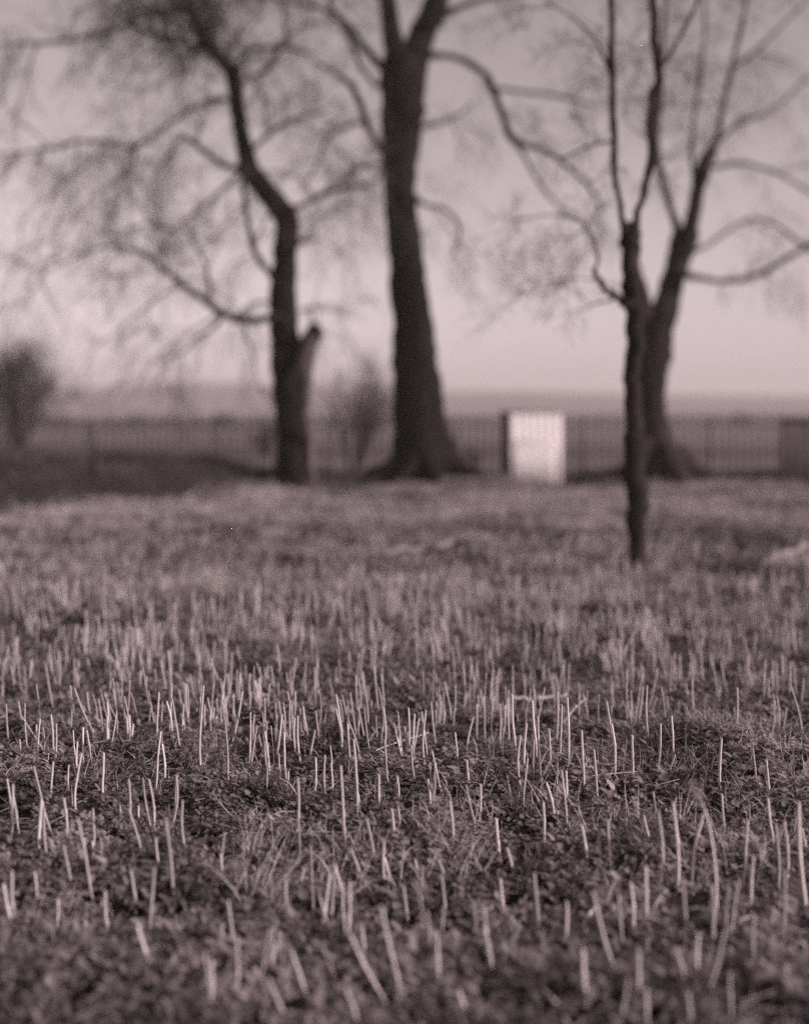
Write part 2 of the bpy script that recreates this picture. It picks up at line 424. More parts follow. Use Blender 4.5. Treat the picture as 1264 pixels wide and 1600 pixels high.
# broken second stem beside it, part of the same tree
b = MB(); lp = limb(b, [(500, 778, 26), (491, 762, 20), (485, 735, 14), (483, 700, 15), (480, 660, 20), (477, 620, 27), (477, 580, 30), (481, 553, 34), (488, 530, 33), (492, 516, 24), (489, 508, 12)], 21.6 - .25, 0, 10, .09, 5)
b.build('broken_stem', M_pale_bark, left, origin=np.array(left.location))['label'] = 'pale broken stem with a knobbly dark top'
b = MB(); b.tube([px(489, 532, 21.4), px(493, 518, 21.35), px(491, 506, 21.35)], [.12, .15, .07], 10, noise=.22)
b.build('burr', M_bark, left, origin=np.array(left.location))

# centre tree: thick straight trunk
CT = [(668, 775, 144), (666, 757, 120), (664, 735, 104), (661, 700, 95), (657, 650, 82), (653, 600, 76), (648, 550, 69), (644, 500, 63), (640, 450, 59), (636, 400, 55), (630, 350, 51), (626, 310, 48), (625, 280, 51), (626, 240, 56), (628, 200, 63), (629, 150, 70), (631, 110, 72), (633, 84, 64)]
build_tree('bare_tree', 'thickest bare tree, with a massive dark trunk, left of the white shed', 23.4,
    [(CT, .1), ([(624, 96, 44), (614, 55, 32), (608, 10, 27), (600, -60, 22), (585, -200, 15), (570, -350, 6)], -.4), ([(644, 92, 48), (664, 48, 42), (682, 5, 37), (700, -60, 28), (715, -180, 20), (722, -350, 6)], .6)],
    [([(612, 112, 20), (580, 85, 13), (560, 60, 13), (545, 40, 13), (515, 20, 10), (480, 8, 8), (430, -4, 6), (360, -10, 4)], -.8),
     ([(612, 238, 26), (588, 222, 14), (572, 190, 11), (560, 160, 13), (545, 130, 11), (520, 110, 8), (490, 95, 5)], -.6),
     ([(606, 135, 12), (585, 128, 9), (562, 100, 9), (547, 60, 8), (530, 35, 6), (500, -30, 4)], .8),
     ([(575, 190, 8), (545, 195, 7), (512, 215, 6), (498, 250, 5), (470, 300, 3)], -.5),
     ([(655, 92, 20), (690, 85, 12), (720, 92, 11), (750, 110, 12), (768, 135, 15), (782, 170, 12), (795, 207, 14), (815, 225, 13), (850, 232, 10), (885, 260, 8), (920, 290, 6), (940, 330, 4)], -1.2),
     ([(768, 138, 9), (810, 142, 7), (870, 150, 6), (940, 165, 3)], .8),
     ([(645, 308, 14), (665, 320, 8), (690, 325, 7), (712, 345, 7), (718, 375, 5), (702, 405, 2)], -.8),
     ([(648, 200, 12), (690, 190, 7), (715, 180, 5), (740, 160, 3)], 1.0),
     ([(800, 212, 8), (840, 280, 6), (870, 320, 5), (910, 345, 4), (925, 400, 2)], .6),
     ([(610, 270, 10), (590, 255, 7), (560, 262, 5), (520, 290, 3)], 1.2),
     ([(670, 40, 16), (720, 10, 11), (790, -10, 9), (860, -20, 6), (930, -10, 3)], 1.0),
     ([(606, 0, 14), (560, -30, 10), (500, -50, 8), (430, -40, 5)], -1.4),
     ([(700, -60, 14), (780, -110, 10), (870, -120, 6), (950, -90, 3)], -1.5),
     ([(596, -100, 12), (540, -160, 8), (470, -180, 4)], 1.4), ([(712, -160, 12), (770, -220, 8), (820, -260, 4)], .9)],
    [('b', 1.8, .9, .5, .009, 2, 0, .2), ('b', .4, 1.6, .35, .018, 3, .02, .2), ([1, 2], 1.8, 1.1, .25, .014, 2, .05, .2)],
    M_bark, M_twig, (663, 755), roots=9)

# right tree (behind): forked, pruned
RT = [(1030, 775, 150), (1028, 757, 122), (1027, 740, 98), (1024, 715, 82), (1020, 680, 56), (1017, 640, 46), (1017, 600, 48), (1021, 560, 54), (1024, 530, 56), (1026, 505, 40)]
build_tree('bare_tree', 'forked pruned bare tree with flared base, right of the white shed, behind the slender tree', 23.6,
    [(RT, .1), ([(1023, 545, 50), (1034, 500, 46), (1046, 462, 38), (1056, 425, 34), (1064, 395, 38), (1070, 372, 42), (1068, 360, 38)], .2), ([(1020, 545, 46), (1008, 500, 40), (998, 460, 32), (990, 425, 27), (984, 400, 22), (978, 360, 14)], .3), ([(1070, 385, 26), (1082, 340, 22), (1090, 295, 21), (1100, 262, 23), (1110, 238, 22), (1114, 230, 14)], -.3)],
    [([(1062, 366, 16), (1048, 325, 12), (1036, 285, 12), (1026, 252, 15), (1026, 200, 14), (1030, 150, 12), (1034, 80, 10), (1040, 0, 8), (1046, -130, 4)], .4),
     ([(1112, 236, 14), (1120, 210, 10), (1132, 150, 9), (1150, 80, 8), (1165, 0, 7), (1180, -120, 4)], .8),
     ([(1072, 362, 12), (1084, 300, 8), (1080, 230, 8), (1090, 150, 7), (1100, 60, 6), (1100, -60, 3)], -.9),
     ([(1066, 428, 18), (1100, 435, 9), (1140, 438, 9), (1175, 432, 9), (1210, 415, 10), (1245, 395, 9), (1290, 370, 7), (1350, 340, 4)], -1.2),
     ([(1108, 262, 9), (1150, 255, 7), (1200, 265, 7), (1264, 300, 5), (1310, 340, 3)], -.7),
     ([(1072, 396, 9), (1110, 380, 6), (1160, 345, 5), (1205, 348, 6), (1264, 388, 6), (1310, 400, 3)], 1.2),
     ([(1116, 226, 8), (1160, 190, 7), (1210, 170, 6), (1270, 110, 3)], 1.0),
     ([(1140, 110, 7), (1190, 70, 6), (1240, 20, 4), (1290, -30, 3)], -.8)],
    [('b', 2.2, 1.0, .45, .009, 2, .02, .2), ('b', .45, 1.6, .3, .016, 3, .04, .25)],
    M_bark2, M_twig2, (1028, 757), roots=5)

# slender pruned tree standing nearer
FT = [(998, 912, 34), (998, 892, 27), (997, 872, 25), (996, 840, 28), (996, 800, 32), (994, 760, 33), (991, 700, 29), (990, 640, 27), (990, 580, 26), (991, 520, 28), (990, 470, 29), (987, 430, 28), (985, 395, 28), (985, 370, 31), (985, 357, 28)]
build_tree('slender_tree', 'slender bare pruned tree standing alone in the stubble, nearest to the camera', 11.1,
    [(FT, .05)],
    [([(990, 362, 16), (1000, 322, 12), (1011, 284, 13), (1018, 255, 17), (1020, 200, 18), (1022, 150, 19), (1029, 118, 17), (1024, 60, 16), (1020, 0, 14), (1018, -100, 10), (1010, -250, 4)], .3),
     ([(978, 362, 12), (966, 305, 10), (960, 250, 13), (958, 180, 12), (956, 100, 13), (955, 0, 11), (948, -120, 6)], -.2),
     ([(984, 480, 20), (966, 466, 13), (947, 452, 12), (932, 432, 10), (925, 420, 7)], -.15),
     ([(928, 425, 6), (934, 400, 5), (925, 370, 5), (905, 345, 4), (860, 335, 3), (800, 345, 2)], .4),
     ([(966, 466, 6), (948, 470, 5), (925, 476, 3), (900, 488, 2)], .2),
     ([(959, 220, 6), (925, 225, 5), (885, 245, 4), (850, 240, 3)], -.4),
     ([(957, 120, 7), (935, 70, 5), (900, 30, 4), (850, 0, 3)], -.4),
     ([(1025, 120, 8), (1060, 60, 7), (1090, 0, 5), (1110, -80, 3)], .3)],
    [('b', 2.6, .6, .35, .005, 2, .05, .25), ('b', .5, 1.0, .2, .008, 3, .08, .35)],
    M_bark2, M_twig2, (998, 892), roots=5)

# ------------------------------------------------------------------ shrubs
def shrub(name, label, cx, base_y, D, width, height, stems, mtw, sub=2, droop=.0, spread=.5):
    X = (cx - 632) / F * D; Z = float(hgt(np.array([X]), np.array([D]))[0])
    root = empty(name, (X, D, Z)); tag(root, label, 'shrub')
    st = MB(); cr = MB(); W = width / F * D; H = height / F * D
    for _ in range(stems):
        a = rng.uniform(0, 2 * math.pi); rr = math.sqrt(rng.uniform(0, 1)) * W * .5
        tip = np.array([math.cos(a) * rr, math.sin(a) * rr, H * rng.uniform(.6, 1.0) * (1 - .35 * (rr / (W * .5)) ** 2)])
        b0 = np.array([math.cos(a), math.sin(a), 0]) * W * .06 * rng.uniform(0, 1) + np.array([0, 0, -.05])
        mid = b0 * .5 + tip * .5 + np.array([*(rng.normal(0, .06, 2) * W), H * .08]); mid[:2] *= 1 - spread * .5
        P = catmull([b0, mid, tip], 5); r = .010 * H + .004
        st.tube(P, np.linspace(r * 1.6, r * .4, len(P)), 5, cap=False)
        clothe(cr, [(P, np.linspace(r * 1.6, r * .4, len(P)))], 5.5 / max(H * .4, 1), .30 * H, droop, .008, sub, .06, .25)
    st.build('stem', mtw, root); cr.build('crown', mtw, root)
    return root
shrub('hawthorn_bush', 'dark dense bare bush beyond the fence at the left edge', 26, 664, 42, 160, 190, 17, M_twig, 3, 0, .12)
shrub('hawthorn_bush', 'pale wispy bare bush behind the fence, between the kinked tree and the thick trunk', 555, 750, 28, 150, 205, 11, M_twig2, 2, 0, .15)
shrub('low_bush', 'small dark bush beyond the fence just left of the kinked tree', 412, 712, 36, 44, 58, 12, M_twig, 2)
shrub('low_bush', 'low scrubby bush beyond the fence between thick trunk and white shed', 745, 730, 30, 70, 40, 9, M_twig, 2)

def leafy_far(name, label, cat, X, D, W, H, n=900, depth=2.0):
    """a far hedge or tree: thousands of small tilted leaf/twig clumps in an uneven volume"""
    Z = float(hgt(np.array([X]), np.array([D]))[0])
    c = rng.random((n, 3)); c[:, 0] = (c[:, 0] - .5) * W
    prof = H * (.75 + .5 * vnoise(c[:, 0] * .35 + X, c[:, 0] * 0 + D)); prof *= np.clip(4 * (0.5 - np.abs(c[:, 0]) / W), 0, 1) ** .5
    P = np.stack([c[:, 0], (c[:, 1] - .5) * depth, c[:, 2] * prof], -1)
    s = rng.uniform(.12, .34, n)[:, None] * min(1, H / 2)
    a = rng.normal(0, 1, (n, 3)); b_ = rng.normal(0, 1, (n, 3)); a /= np.linalg.norm(a, axis=1)[:, None]; b_ /= np.linalg.norm(b_, axis=1)[:, None]
    V = np.stack([P - a * s, P + b_ * s, P + a * s, P - b_ * s], 1).reshape(-1, 3)
    root = new_mesh_obj(name, V, np.arange(4 * n).reshape(n, 4), M_twig, None, False)
    root.location = (X, D, Z); tag(root, label, cat)
    return root
leafy_far('hedgerow', 'long low dark hedge across the far field on the left', 'hedge', -42, 215, 76, 1.9, 5000, 2.5)
leafy_far('hedgerow', 'long faint hedge across the far field on the right', 'hedge', 52, 235, 110, 1.6, 6000, 2.5)
leafy_far('distant_tree', 'small round tree in the far hedge, nearer the left bush', 'tree', (205 - 632) / F * 212, 212, 3.6, 3.2, 700, 3)
leafy_far('distant_tree', 'small round tree in the far hedge, nearer the kinked tree', 'tree', (352 - 632) / F * 212, 212, 4.2, 3.0, 800, 3)
leafy_far('distant_tree', 'faint small tree on the far skyline right of the forked tree', 'tree', (1158 - 632) / F * 230, 230, 4.2, 4.2, 800, 3)

# ------------------------------------------------------------------ iron fence
fence = empty('iron_fence', (FENCE[1][0], FENCE[1][1], 0)); tag(fence, 'rusty iron railing fence of thin upright bars behind the trees', 'fence')
fo = np.array(fence.location)
P = FENCE; seg = np.linalg.norm(np.diff(P, axis=0), axis=1); cum = np.concatenate([[0], np.cumsum(seg)])
Ptop = 1.28
def fpt(s): return np.array([np.interp(s, cum, FENCE[:, 0]), np.interp(s, cum, FENCE[:, 1])])
def gz(x, y): return float(hgt(np.array([x]), np.array([y]))[0])
sm = np.arange(0, cum[-1], .5)
for zz in (Ptop - .01, .16):
    mb = MB(); pts = []
    for s in sm:
        q = fpt(s); pts.append([q[0], q[1], (zz if zz > 1 else gz(*q) + zz) + rng.normal(0, .006)])
    mb.tube(catmull(pts, 2), .011, 6); mb.build('rail', M_iron, fence, origin=fo)
bars = [s for s in np.arange(.08, cum[-1], .158)]
def in_view(s):
    q = fpt(s); return -12 < 632 + q[0] / q[1] * F < 1276
vis = [s for s in bars if in_view(s)]
# the hundred bars that show largest are parts, the remainder one stuff part
vis.sort(key=lambda s: fpt(s)[1]); first = set(vis[:100]); rest = MB()
for s in bars:
    q = fpt(s); g = gz(*q); lean = rng.normal(0, .010, 2)
    top = Ptop + (.05 + rng.normal(0, .006))
    Pp = [[q[0], q[1], g - .05], [q[0] + rng.normal(0, .004), q[1], .6], [q[0] + lean[0], q[1] + lean[1], top]]
    if s in first:
        mb = MB(); mb.tube(catmull(Pp, 2), .0135, 5); mb.build('bar', M_iron, fence, origin=fo)
    else: rest.tube(catmull(Pp, 2), .012, 5)
tag(rest.build('bars', M_iron, fence, origin=fo), kind='stuff')
for s in np.arange(.9, cum[-1], 2.7):
    q = fpt(s); g = gz(*q); mb = MB(); mb.box((q[0], q[1] + .03, (g + Ptop) / 2 - .03), (.026, .018, Ptop - g + .1)); mb.build('post', M_iron, fence, origin=fo, smooth=False)
# leaning stay
def at_fence_px(x):
    ss = np.linspace(0, cum[-1], 3000); pts = np.array([fpt(s) for s in ss]); k = np.argmin(np.abs(632 + pts[:, 0] / pts[:, 1] * F - x)); return pts[k]
a = at_fence_px(146); c = at_fence_px(153)
mb = MB(); mb.tube([[a[0], a[1] - .03, Ptop], [c[0] + .05, c[1] - .08, gz(*c) + .2]], .012, 6)
mb.build('stay', M_iron, fence, origin=fo)['label'] = 'slanting bar'

# ------------------------------------------------------------------ white shed
def shed(name, label, X, Y, W, Dp, H, rz, mw, mb_, mroof, boards=7, front_light=True, cap=.035):
    z = gz(X, Y); root = empty(name, (X, Y, z - .06), rz); tag(root, label, 'shed')
    H = H + .06
    # walls: front, back, sides of upright boards butted together, slightly different faces
    core = MB(); core.box((0, 0, H / 2), (W - .05, Dp - .05, H - .01), 0, .002); core.build('frame', M_dark_wood, root, smooth=False)
    bw_ = W / boards
    def wall(n, wdt, cx_, cy_, rot, m_):
        w = MB(); k = max(2, int(round(wdt / bw_))); st = wdt / k
        for i in range(k):
            off = (i + .5) * st - wdt / 2
            x = cx_ + math.cos(rot) * off; y = cy_ + math.sin(rot) * off
            w.box((x, y, H / 2 + rng.uniform(-.006, .003)), (st - .0015, .022 + rng.uniform(0, .003), H - .02), rot, .003)
        return w.build(n, m_, root, smooth=False)
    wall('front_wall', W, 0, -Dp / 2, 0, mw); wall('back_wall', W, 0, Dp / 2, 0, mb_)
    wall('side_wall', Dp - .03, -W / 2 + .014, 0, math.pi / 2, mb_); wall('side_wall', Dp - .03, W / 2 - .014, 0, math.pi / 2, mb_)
    r = MB(); r.box((0, 0, H + .012), (W + .05, Dp + .06, cap), 0, .006); r.build('roof', mroof, root, smooth=False)
    return root, H
XS = (838.5 - 632) / F * 23.1
wsh, HW = shed('white_shed', 'small white painted board shed between the thick tree and the forked tree', XS - .06, 23.1 + .45, 1.02, .86, 1.345, R(7), M_white, M_grey_wood_and_shade, M_grey_wood_and_shade)  # side and back walls coloured darker: their shade is in the colour
p = MB()
for i in range(4): p.box((-.32 + i * .18, -.43 - .017, .46), (.177, .012, .76), 0, .003)
p.box((-.03, -.43 - .019, .86), (.95, .014, .045), 0, .003)
p.build('lower_boards', M_whited, wsh, smooth=False)['label'] = 'stained lower boards of the front'
XD = (1236 - 632) / F * 24.0
shed('dark_shed', 'dark weathered timber shed cut off by the right edge, in front of the fence', XD + .62, 24.4, 1.35, 1.0, 1.27, R(-18), M_grey_wood_and_shade, M_dark_wood, M_dark_wood, 8)

# small pale stone on the bank beyond the fence
m = MB(); pts = []
bx, D_, = (67 - 632) / F * 23.5, 23.5
m.box((0, 0, .12), (.17, .15, .34), .3, .03); o = m.build('marker_stone', M_stone, None, smooth=False); o.location = (bx, D_, gz(bx, D_) - .05)
tag(o, 'small pale stone on the dark bank beyond the fence at far left', 'stone')

# ------------------------------------------------------------------ dead branches lying in the field
def fallen(name, label, trace, matr, D=None, lift=.02):
    P = []; Rr = []
    for x, y, w in trace:
        X, Y, h = ground_at_px(x, y); P.append([X, Y, h + lift + w / F * Y * .3]); Rr.append(max(w * .5 * Y / F, .003))
    P = catmull(P, 4); rr = np.interp(np.linspace(0, len(trace) - 1, len(P)), np.arange(len(trace)), Rr)
    P = P + rng.normal(0, .5, P.shape) * rr[:, None]
    mb = MB(); mb.tube(P, rr, 9, noise=.08); o0 = P[0].copy(); o = mb.build(name, matr, None, origin=o0); o.location = o0
    return o
o = fallen('fallen_branch', '', [(1188, 896, 5), (1206, 890, 9), (1228, 882, 10), (1255, 872, 10), (1285, 862, 9), (1330, 850, 6)], M_dead, lift=.085); tag(o, 'pale dead branch lying in the stubble at the right edge', 'branch', 'dead branches lying in the field')
o = fallen('fallen_branch', '', [(600, 884, 5), (625, 876, 8), (660, 874, 8), (690, 868, 9), (715, 866, 10), (738, 873, 11), (760, 886, 6)], M_dead, lift=.085); tag(o, 'pale bent dead branch lying in the stubble below the thick trunk', 'branch', 'dead branches lying in the field')

# ------------------------------------------------------------------ stubble stalks
traced = [(919,1358,910,1292),(954,1364,950,1282),(1024,1323,1005,1273),(1028,1385,1024,1262),(1057,1393,1053,1257),(1080,1381,1097,1272),(1136,1313,1127,1240),(1162,1370,1169,1283),(1169,1418,1173,1332),(1215,1382,1212,1287),(1230,1364,1222,1280),(1218,1472,1225,1359),(1262,1427,1250,1225),(1012,1450,1009,1354),(983,1467,986,1381),(975,1493,966,1397),(972,1531,925,1390),(940,1424,962,1381),(1014,1505,1009,1459),(1064,1493,1068,1375),(1113,1490,1111,1394),(1130,1485,1137,1380),(1146,1470,1152,1370),(1119,1465,1113,1384),(1103,1548,1130,1453),(1073,1545,1057,1486),(1089,1535,1089,1456),(1179,1514,1177,1429),(922,1586,913,1490),(969,1606,979,1524),(996,1575,998,1490),(1076,1610,1074,1551),(1009,1610,1008,1542),(1142,1580,1141,1522),(1231,1565,1232,1516),
(15,1307,22,1225),(60,1322,62,1255),(74,1345,67,1265),(82,1297,50,1200),(105,1307,100,1247),(118,1260,125,1180),(112,1390,100,1320),(147,1407,125,1275),(20,1455,3,1385),(27,1445,20,1360),(57,1407,59,1357),(87,1450,91,1405),(170,1465,165,1392),(212,1425,205,1360),(222,1337,205,1260),(242,1510,215,1445),(247,1362,242,1312),(275,1417,260,1280),(292,1330,285,1252),(350,1500,347,1445),(370,1495,355,1410),(457,1598,420,1525),(487,1570,455,1490),(535,1550,505,1475),(562,1605,540,1540),(605,1560,547,1470),(627,1560,595,1418),(572,1495,565,1450),(487,1397,485,1325),(542,1335,532,1200),(587,1355,572,1285),(610,1392,600,1320),(572,1385,550,1327),(460,1410,475,1360),
(558,1272,552,1160),(564,1266,555,1212),(533,1171,525,1106),(609,1228,601,1157),(593,1264,592,1209),(620,1257,621,1208),(649,1217,642,1163),(692,1238,675,1174),(682,1160,674,1100),(717,1195,711,1144),(728,1176,739,1119),(744,1154,745,1100),(758,1152,756,1090),(768,1183,767,1113),(780,1160,781,1100),(796,1170,794,1095),(818,1239,813,1150),(832,1227,834,1157),(839,1189,832,1095),(861,1201,857,1138),(875,1182,877,1100),(885,1258,884,1204),(734,1236,729,1187),(745,1293,728,1227),(748,1280,751,1227),(708,1322,703,1250),(782,1342,775,1279),(803,1369,793,1328),(851,1322,851,1260),(589,1360,573,1284),(571,1386,549,1328),(611,1391,601,1344),(703,1385,684,1336),(653,1382,649,1344),(837,1400,835,1369),
(84,1105,70,1040),(282,1165,270,1090),(265,1095,262,1017),(314,1200,317,1060),(357,1220,355,1140),(242,1235,250,1145),(256,1220,252,1165),(440,1072,432,1007),(532,1172,525,1085),(470,1187,465,1120),(482,1187,492,1142),(595,1120,585,1040),(575,1140,567,1065),(415,1145,414,1090),(492,1100,491,1045),(417,1240,420,1185),(162,1245,162,1177),
(820,1210,822,1130),(845,1230,840,1120),(808,1180,800,1085),(888,1190,886,1090),(868,1160,870,1080),(985,1220,988,1150),(1016,1160,1014,1075),(935,1255,930,1175),(912,1230,908,1140),(960,1210,955,1130),(1180,1240,1176,1170),(1205,1250,1200,1190),(1055,1190,1050,1120),(1126,1240,1124,1150),(700,1440,690,1370),(745,1470,738,1400),(765,1510,756,1420),(690,1545,682,1460),(735,1590,715,1540),(840,1470,836,1370),(880,1480,884,1405),(820,1490,800,1440),(775,1530,757,1450),(640,1450,630,1380),(664,1420,660,1355)]
stalks = []     # (base, top) world
Ft_rng = rng
for bx, by, tx, ty in traced:
    by2 = by + 6
    X, Y, h = ground_at_px(bx, by2)
    Z = CH - (ty - HOR) / F * Y; Xt = (tx - 632) / F * Y
    if Z - h > .34: Z = h + .34
    stalks.append((np.array([X, Y, h - .01]), np.array([Xt, Y + rng.normal(0, .015), Z]), .0047 * rng.uniform(.75, 1.15)))
pts0 = np.array([s[0][:2] for s in stalks])
def rand_stalks(n, y0, y1, margin=1.08):
    out = []
    while len(out) < n:
        k = n * 3
        Y = np.sqrt(rng.uniform(y0 ** 2, y1 ** 2, k)); u = rng.uniform(-.333 * margin, .333 * margin, k); X = u * Y
        dn = .5 + 1.1 * vnoise(X * 1.3 + 40, Y * 1.3) + .8 * vnoise(X * 4.1, Y * 3.0 + 12)
        for x, y, d in zip(X, Y, dn):
            if rng.random() > d: continue
            if y > 20.8: continue
            out.append((x, y))
            if rng.random() < .35:       # stalks cut from one plant stand close together
                for _ in range(rng.integers(1, 4)): out.append((x + rng.normal(0, .03), y + rng.normal(0, .03)))
            if len(out) >= n: break
    return out[:n]
cand = []
for (x, y) in rand_stalks(1250, 2.9, 7.4):
    if y < 5.6 and np.min(np.hypot(pts0[:, 0] - x, pts0[:, 1] - y)) < .13: continue
    if y < 4.4 and rng.random() < .3: continue
    cand.append((x, y))
for (x, y) in rand_stalks(3100, 7.4, 13.5) + rand_stalks(800, 13.5, 20.5): cand.append((x, y))
def rs(x, y):
    h = gz(x, y); H = rng.uniform(.06, .235) if y < 9.5 else rng.uniform(.06, .17) if y < 11.5 else rng.uniform(.05, .13)
    a = rng.normal(0, .09, 2)
    if rng.random() < .07: a *= 3.5
    return (np.array([x, y, h - .01]), np.array([x + a[0] * H - .03 * H, y + a[1] * H, h + H]), .0040 * rng.uniform(.6, 1.2) )
stalks += [rs(x, y) for x, y in cand]
stalks.sort(key=lambda s: s[0][1])

def stalk_geo(mb, bse, top, r, sides=7, m=5, detailed=True):
    d = top - bse; L = np.linalg.norm(d)
    bend = rng.normal(0, .024, 3) * L; bend[2] = 0
    P = [bse, bse + d * .3 + bend, bse + d * .62 + bend * .9 + rng.normal(0, .008, 3) * L, top]
    P = catmull(P, m); n = len(P)
    rr = np.linspace(r * 1.12, r * .9, n)
    if detailed:                                  # a swollen node part-way and a rough cut end
        k = int(n * rng.uniform(.45, .75)); rr[k] *= 1.28
    mb.tube(P, rr, sides, cap=not detailed, noise=.05 if detailed else 0)
    if detailed:                                  # hollow cut top: an inner wall sunk 6 mm, rim slanted
        T = P[-1] - P[-2]; T /= np.linalg.norm(T)
        mb.tube(np.array([P[-1] + T * .0004, P[-1] - T * .003, P[-1] - T * .007]), [rr[-1] * 1.0, rr[-1] * .62, rr[-1] * .5], sides, cap=True)

TEN = ['at the edge', 'a tenth', 'two tenths', 'three tenths', 'four tenths', 'halfway', 'six tenths', 'seven tenths', 'eight tenths', 'nine tenths', 'fully']
def words(bse, top):
    X, Y = bse[0], bse[1]; L = np.linalg.norm(top - bse)
    a = int(np.clip(round((632 + X / Y * F) / 126.4), 0, 10)); b_ = int(np.clip(round((1600 - HOR - (CH - bse[2]) * F / Y) / 160), 0, 10))
    size = 'short' if L < .13 else ('tall' if L > .19 else 'mid-height')
    sl = (top[0] - bse[0]) / max(top[2] - bse[2], .01)
    lean = 'leaning left' if sl < -.09 else ('leaning right' if sl > .09 else 'standing straight')
    across = {0: 'at the left edge', 10: 'at the right edge'}.get(a, TEN[a] + ' across')
    return '%s stubble stalk %s, %s, %s' % (size, lean, across, 'at the bottom edge' if b_ == 0 else TEN[b_] + ' up')
def shown(s):
    u = s[0][0] / s[0][1]; return abs(u) < .345
ind = [s for s in stalks if shown(s)][:300]; ids = set(id(s) for s in ind)
allw = [words(s[0], s[1]) for s in ind]; seen = {}
for w_ in allw: seen[w_] = seen.get(w_, 0) + 1
cnt = {}; ranks = {}
ORD = ['first', 'second', 'third', 'fourth', 'fifth', 'sixth', 'seventh', 'eighth', 'ninth', 'tenth', 'eleventh', 'twelfth', 'thirteenth', 'fourteenth', 'fifteenth', 'sixteenth', 'seventeenth', 'eighteenth', 'nineteenth', 'twentieth', 'next', 'next']
for w_ in seen:
    grp = sorted([s for s, q in zip(ind, allw) if q == w_], key=lambda s: s[0][0] / s[0][1])
    for k, s in enumerate(grp): ranks[id(s)] = min(k, 20)
for s in ind:
    bse, top, r = s; mb = MB(); stalk_geo(mb, bse, top, r)
    o = mb.build('stubble_stalk', M_stalk, None, origin=bse); o.location = bse
    w_ = words(bse, top); k = cnt.get(w_, 0); cnt[w_] = k + 1
    if seen[w_] > 1: w_ += ', %s from the left' % ORD[ranks[id(s)]]
    tag(o, w_, 'stalk', 'cut stubble stalks standing in the foreground')
mb = MB()
for s in stalks:
    if id(s) in ids: continue
    stalk_geo(mb, s[0], s[1], s[2], 5, 2, False)
M_old = mat('weathered_stubble', tone(.30), tone(.50), 3, .6)
tag(mb.build('distant_stubble', M_old), 'countless pale stubble stalks farther back in the field', 'stubble', None, 'stuff')

# thick pale stalk lying among the stubble, and loose straws
o = fallen('broken_stalk', '', [(800, 1106, 5), (825, 1108, 6), (850, 1107, 6), (885, 1103, 4)], M_stalk, lift=.05); tag(o, 'thick pale broken stalk lying level among the upright ones, right of centre', 'stalk')
loose = [((540, 1205), (722, 1146), 'long thin straw slanting across the centre foreground'), ((602, 1128), (648, 1218), 'thin straw leaning down right beside the crossed straws, centre'), ((604, 1136), (552, 1210), 'thin straw leaning down left beside the crossed straws, centre'), ((880, 1140), (915, 1108), 'short pale straw propped right of the dense stalks'), ((772, 1234), (800, 1270), 'short straw lying just right of centre in the sharp band'),
         ((855, 1260), (882, 1298), 'short straw leaning left of the pale round leaf'), ((1015, 1450), (1042, 1417), 'bent straw propped against a tall stalk, lower right'), ((904, 1480), (928, 1447), 'thick short straw lying propped, lower right of centre'), ((1145, 1470), (1172, 1460), 'straw lying flat between tall stalks at lower right'), ((1208, 1520), (1240, 1545), 'curved straw lying near the lower right corner'), ((855, 1240), (1000, 1226), 'long thin straw lying flat right of centre'), ((800, 1530), (868, 1600), 'thick blurred straw leaning at the bottom edge'), ((1070, 1290), (1096, 1255), 'thin straw propped among the weeds at right')]
for a, c, lab in loose:
    A = ground_at_px(*a); C_ = ground_at_px(*c)
    A = np.array([A[0], A[1], A[2]]); C2 = np.array([C_[0], C_[1], C_[2]])
    if np.linalg.norm(A - C2) > .5: C2 = A + (C2 - A) * .5 / np.linalg.norm(A - C2)
    mid = (A + C2) / 2; mid[2] += .03; mb = MB(); r = .0045 if 'thick' in lab else .0022
    mb.tube(catmull([A + [0, 0, .03], mid + [0, 0, .02], C2 + [0, 0, .05]], 5), r, 6); o = mb.build('loose_straw', M_stalk, None, origin=A); o.location = A
    tag(o, lab, 'straw', 'loose straws lying in the foreground')

# ------------------------------------------------------------------ tufts of long dead grass (things)
def blade(mb, b0, d, L, w, curve, n=5):
    P = [b0]; dd = np.array(d, float); dd /= np.linalg.norm(dd)
    for i in range(n):
        dd = dd + np.array([curve[0], curve[1], -curve[2]]) / n; dd /= np.linalg.norm(dd); P.append(P[-1] + dd * L / n)
    P = np.array(P); side = np.cross(dd, [0.2, 1, .1]); side = np.cross(P[-1] - P[0], rng.normal(0, 1, 3)); side /= np.linalg.norm(side) + 1e-9
    ww = np.linspace(1, .12, n + 1)[:, None] * w * .5
    V = np.vstack([P - side * ww, P + side * ww]); k = n + 1
    mb.add(V, [(i, i + 1, k + i + 1, k + i) for i in range(n)])
def tuft(name, label, x, y, n, L, spread, lean, cat='grass tuft', w=.0045):
    X, Y, h = ground_at_px(x, y); mb = MB()
    for _ in range(n):
        b0 = np.array([X + rng.normal(0, spread), Y + rng.normal(0, spread), h - .01])
        blade(mb, b0, [lean + rng.normal(0, .28), rng.normal(0, .25), 1], L * rng.uniform(.5, 1.1), w * rng.uniform(.6, 1.2), rng.normal(0, .3, 3) * [1, 1, .6] + [lean * .4, 0, .25])
    o = mb.build(name, M_straw, None, origin=np.array([X, Y, h])); o.location = (X, Y, h); tag(o, label, cat); return o
tuft('grass_tuft', 'pale splayed tuft of long dead grass leaning right, lower left foreground', 408, 1425, 70, .27, .05, .38)
tuft('grass_tuft', 'small pale grass tuft behind the splayed one, left of centre', 395, 1335, 34, .17, .04, .15)
tuft('grass_tuft', 'fine dead grass tuft beside the crossed straws in the middle', 600, 1265, 34, .13, .05, -.1, w=.0028)
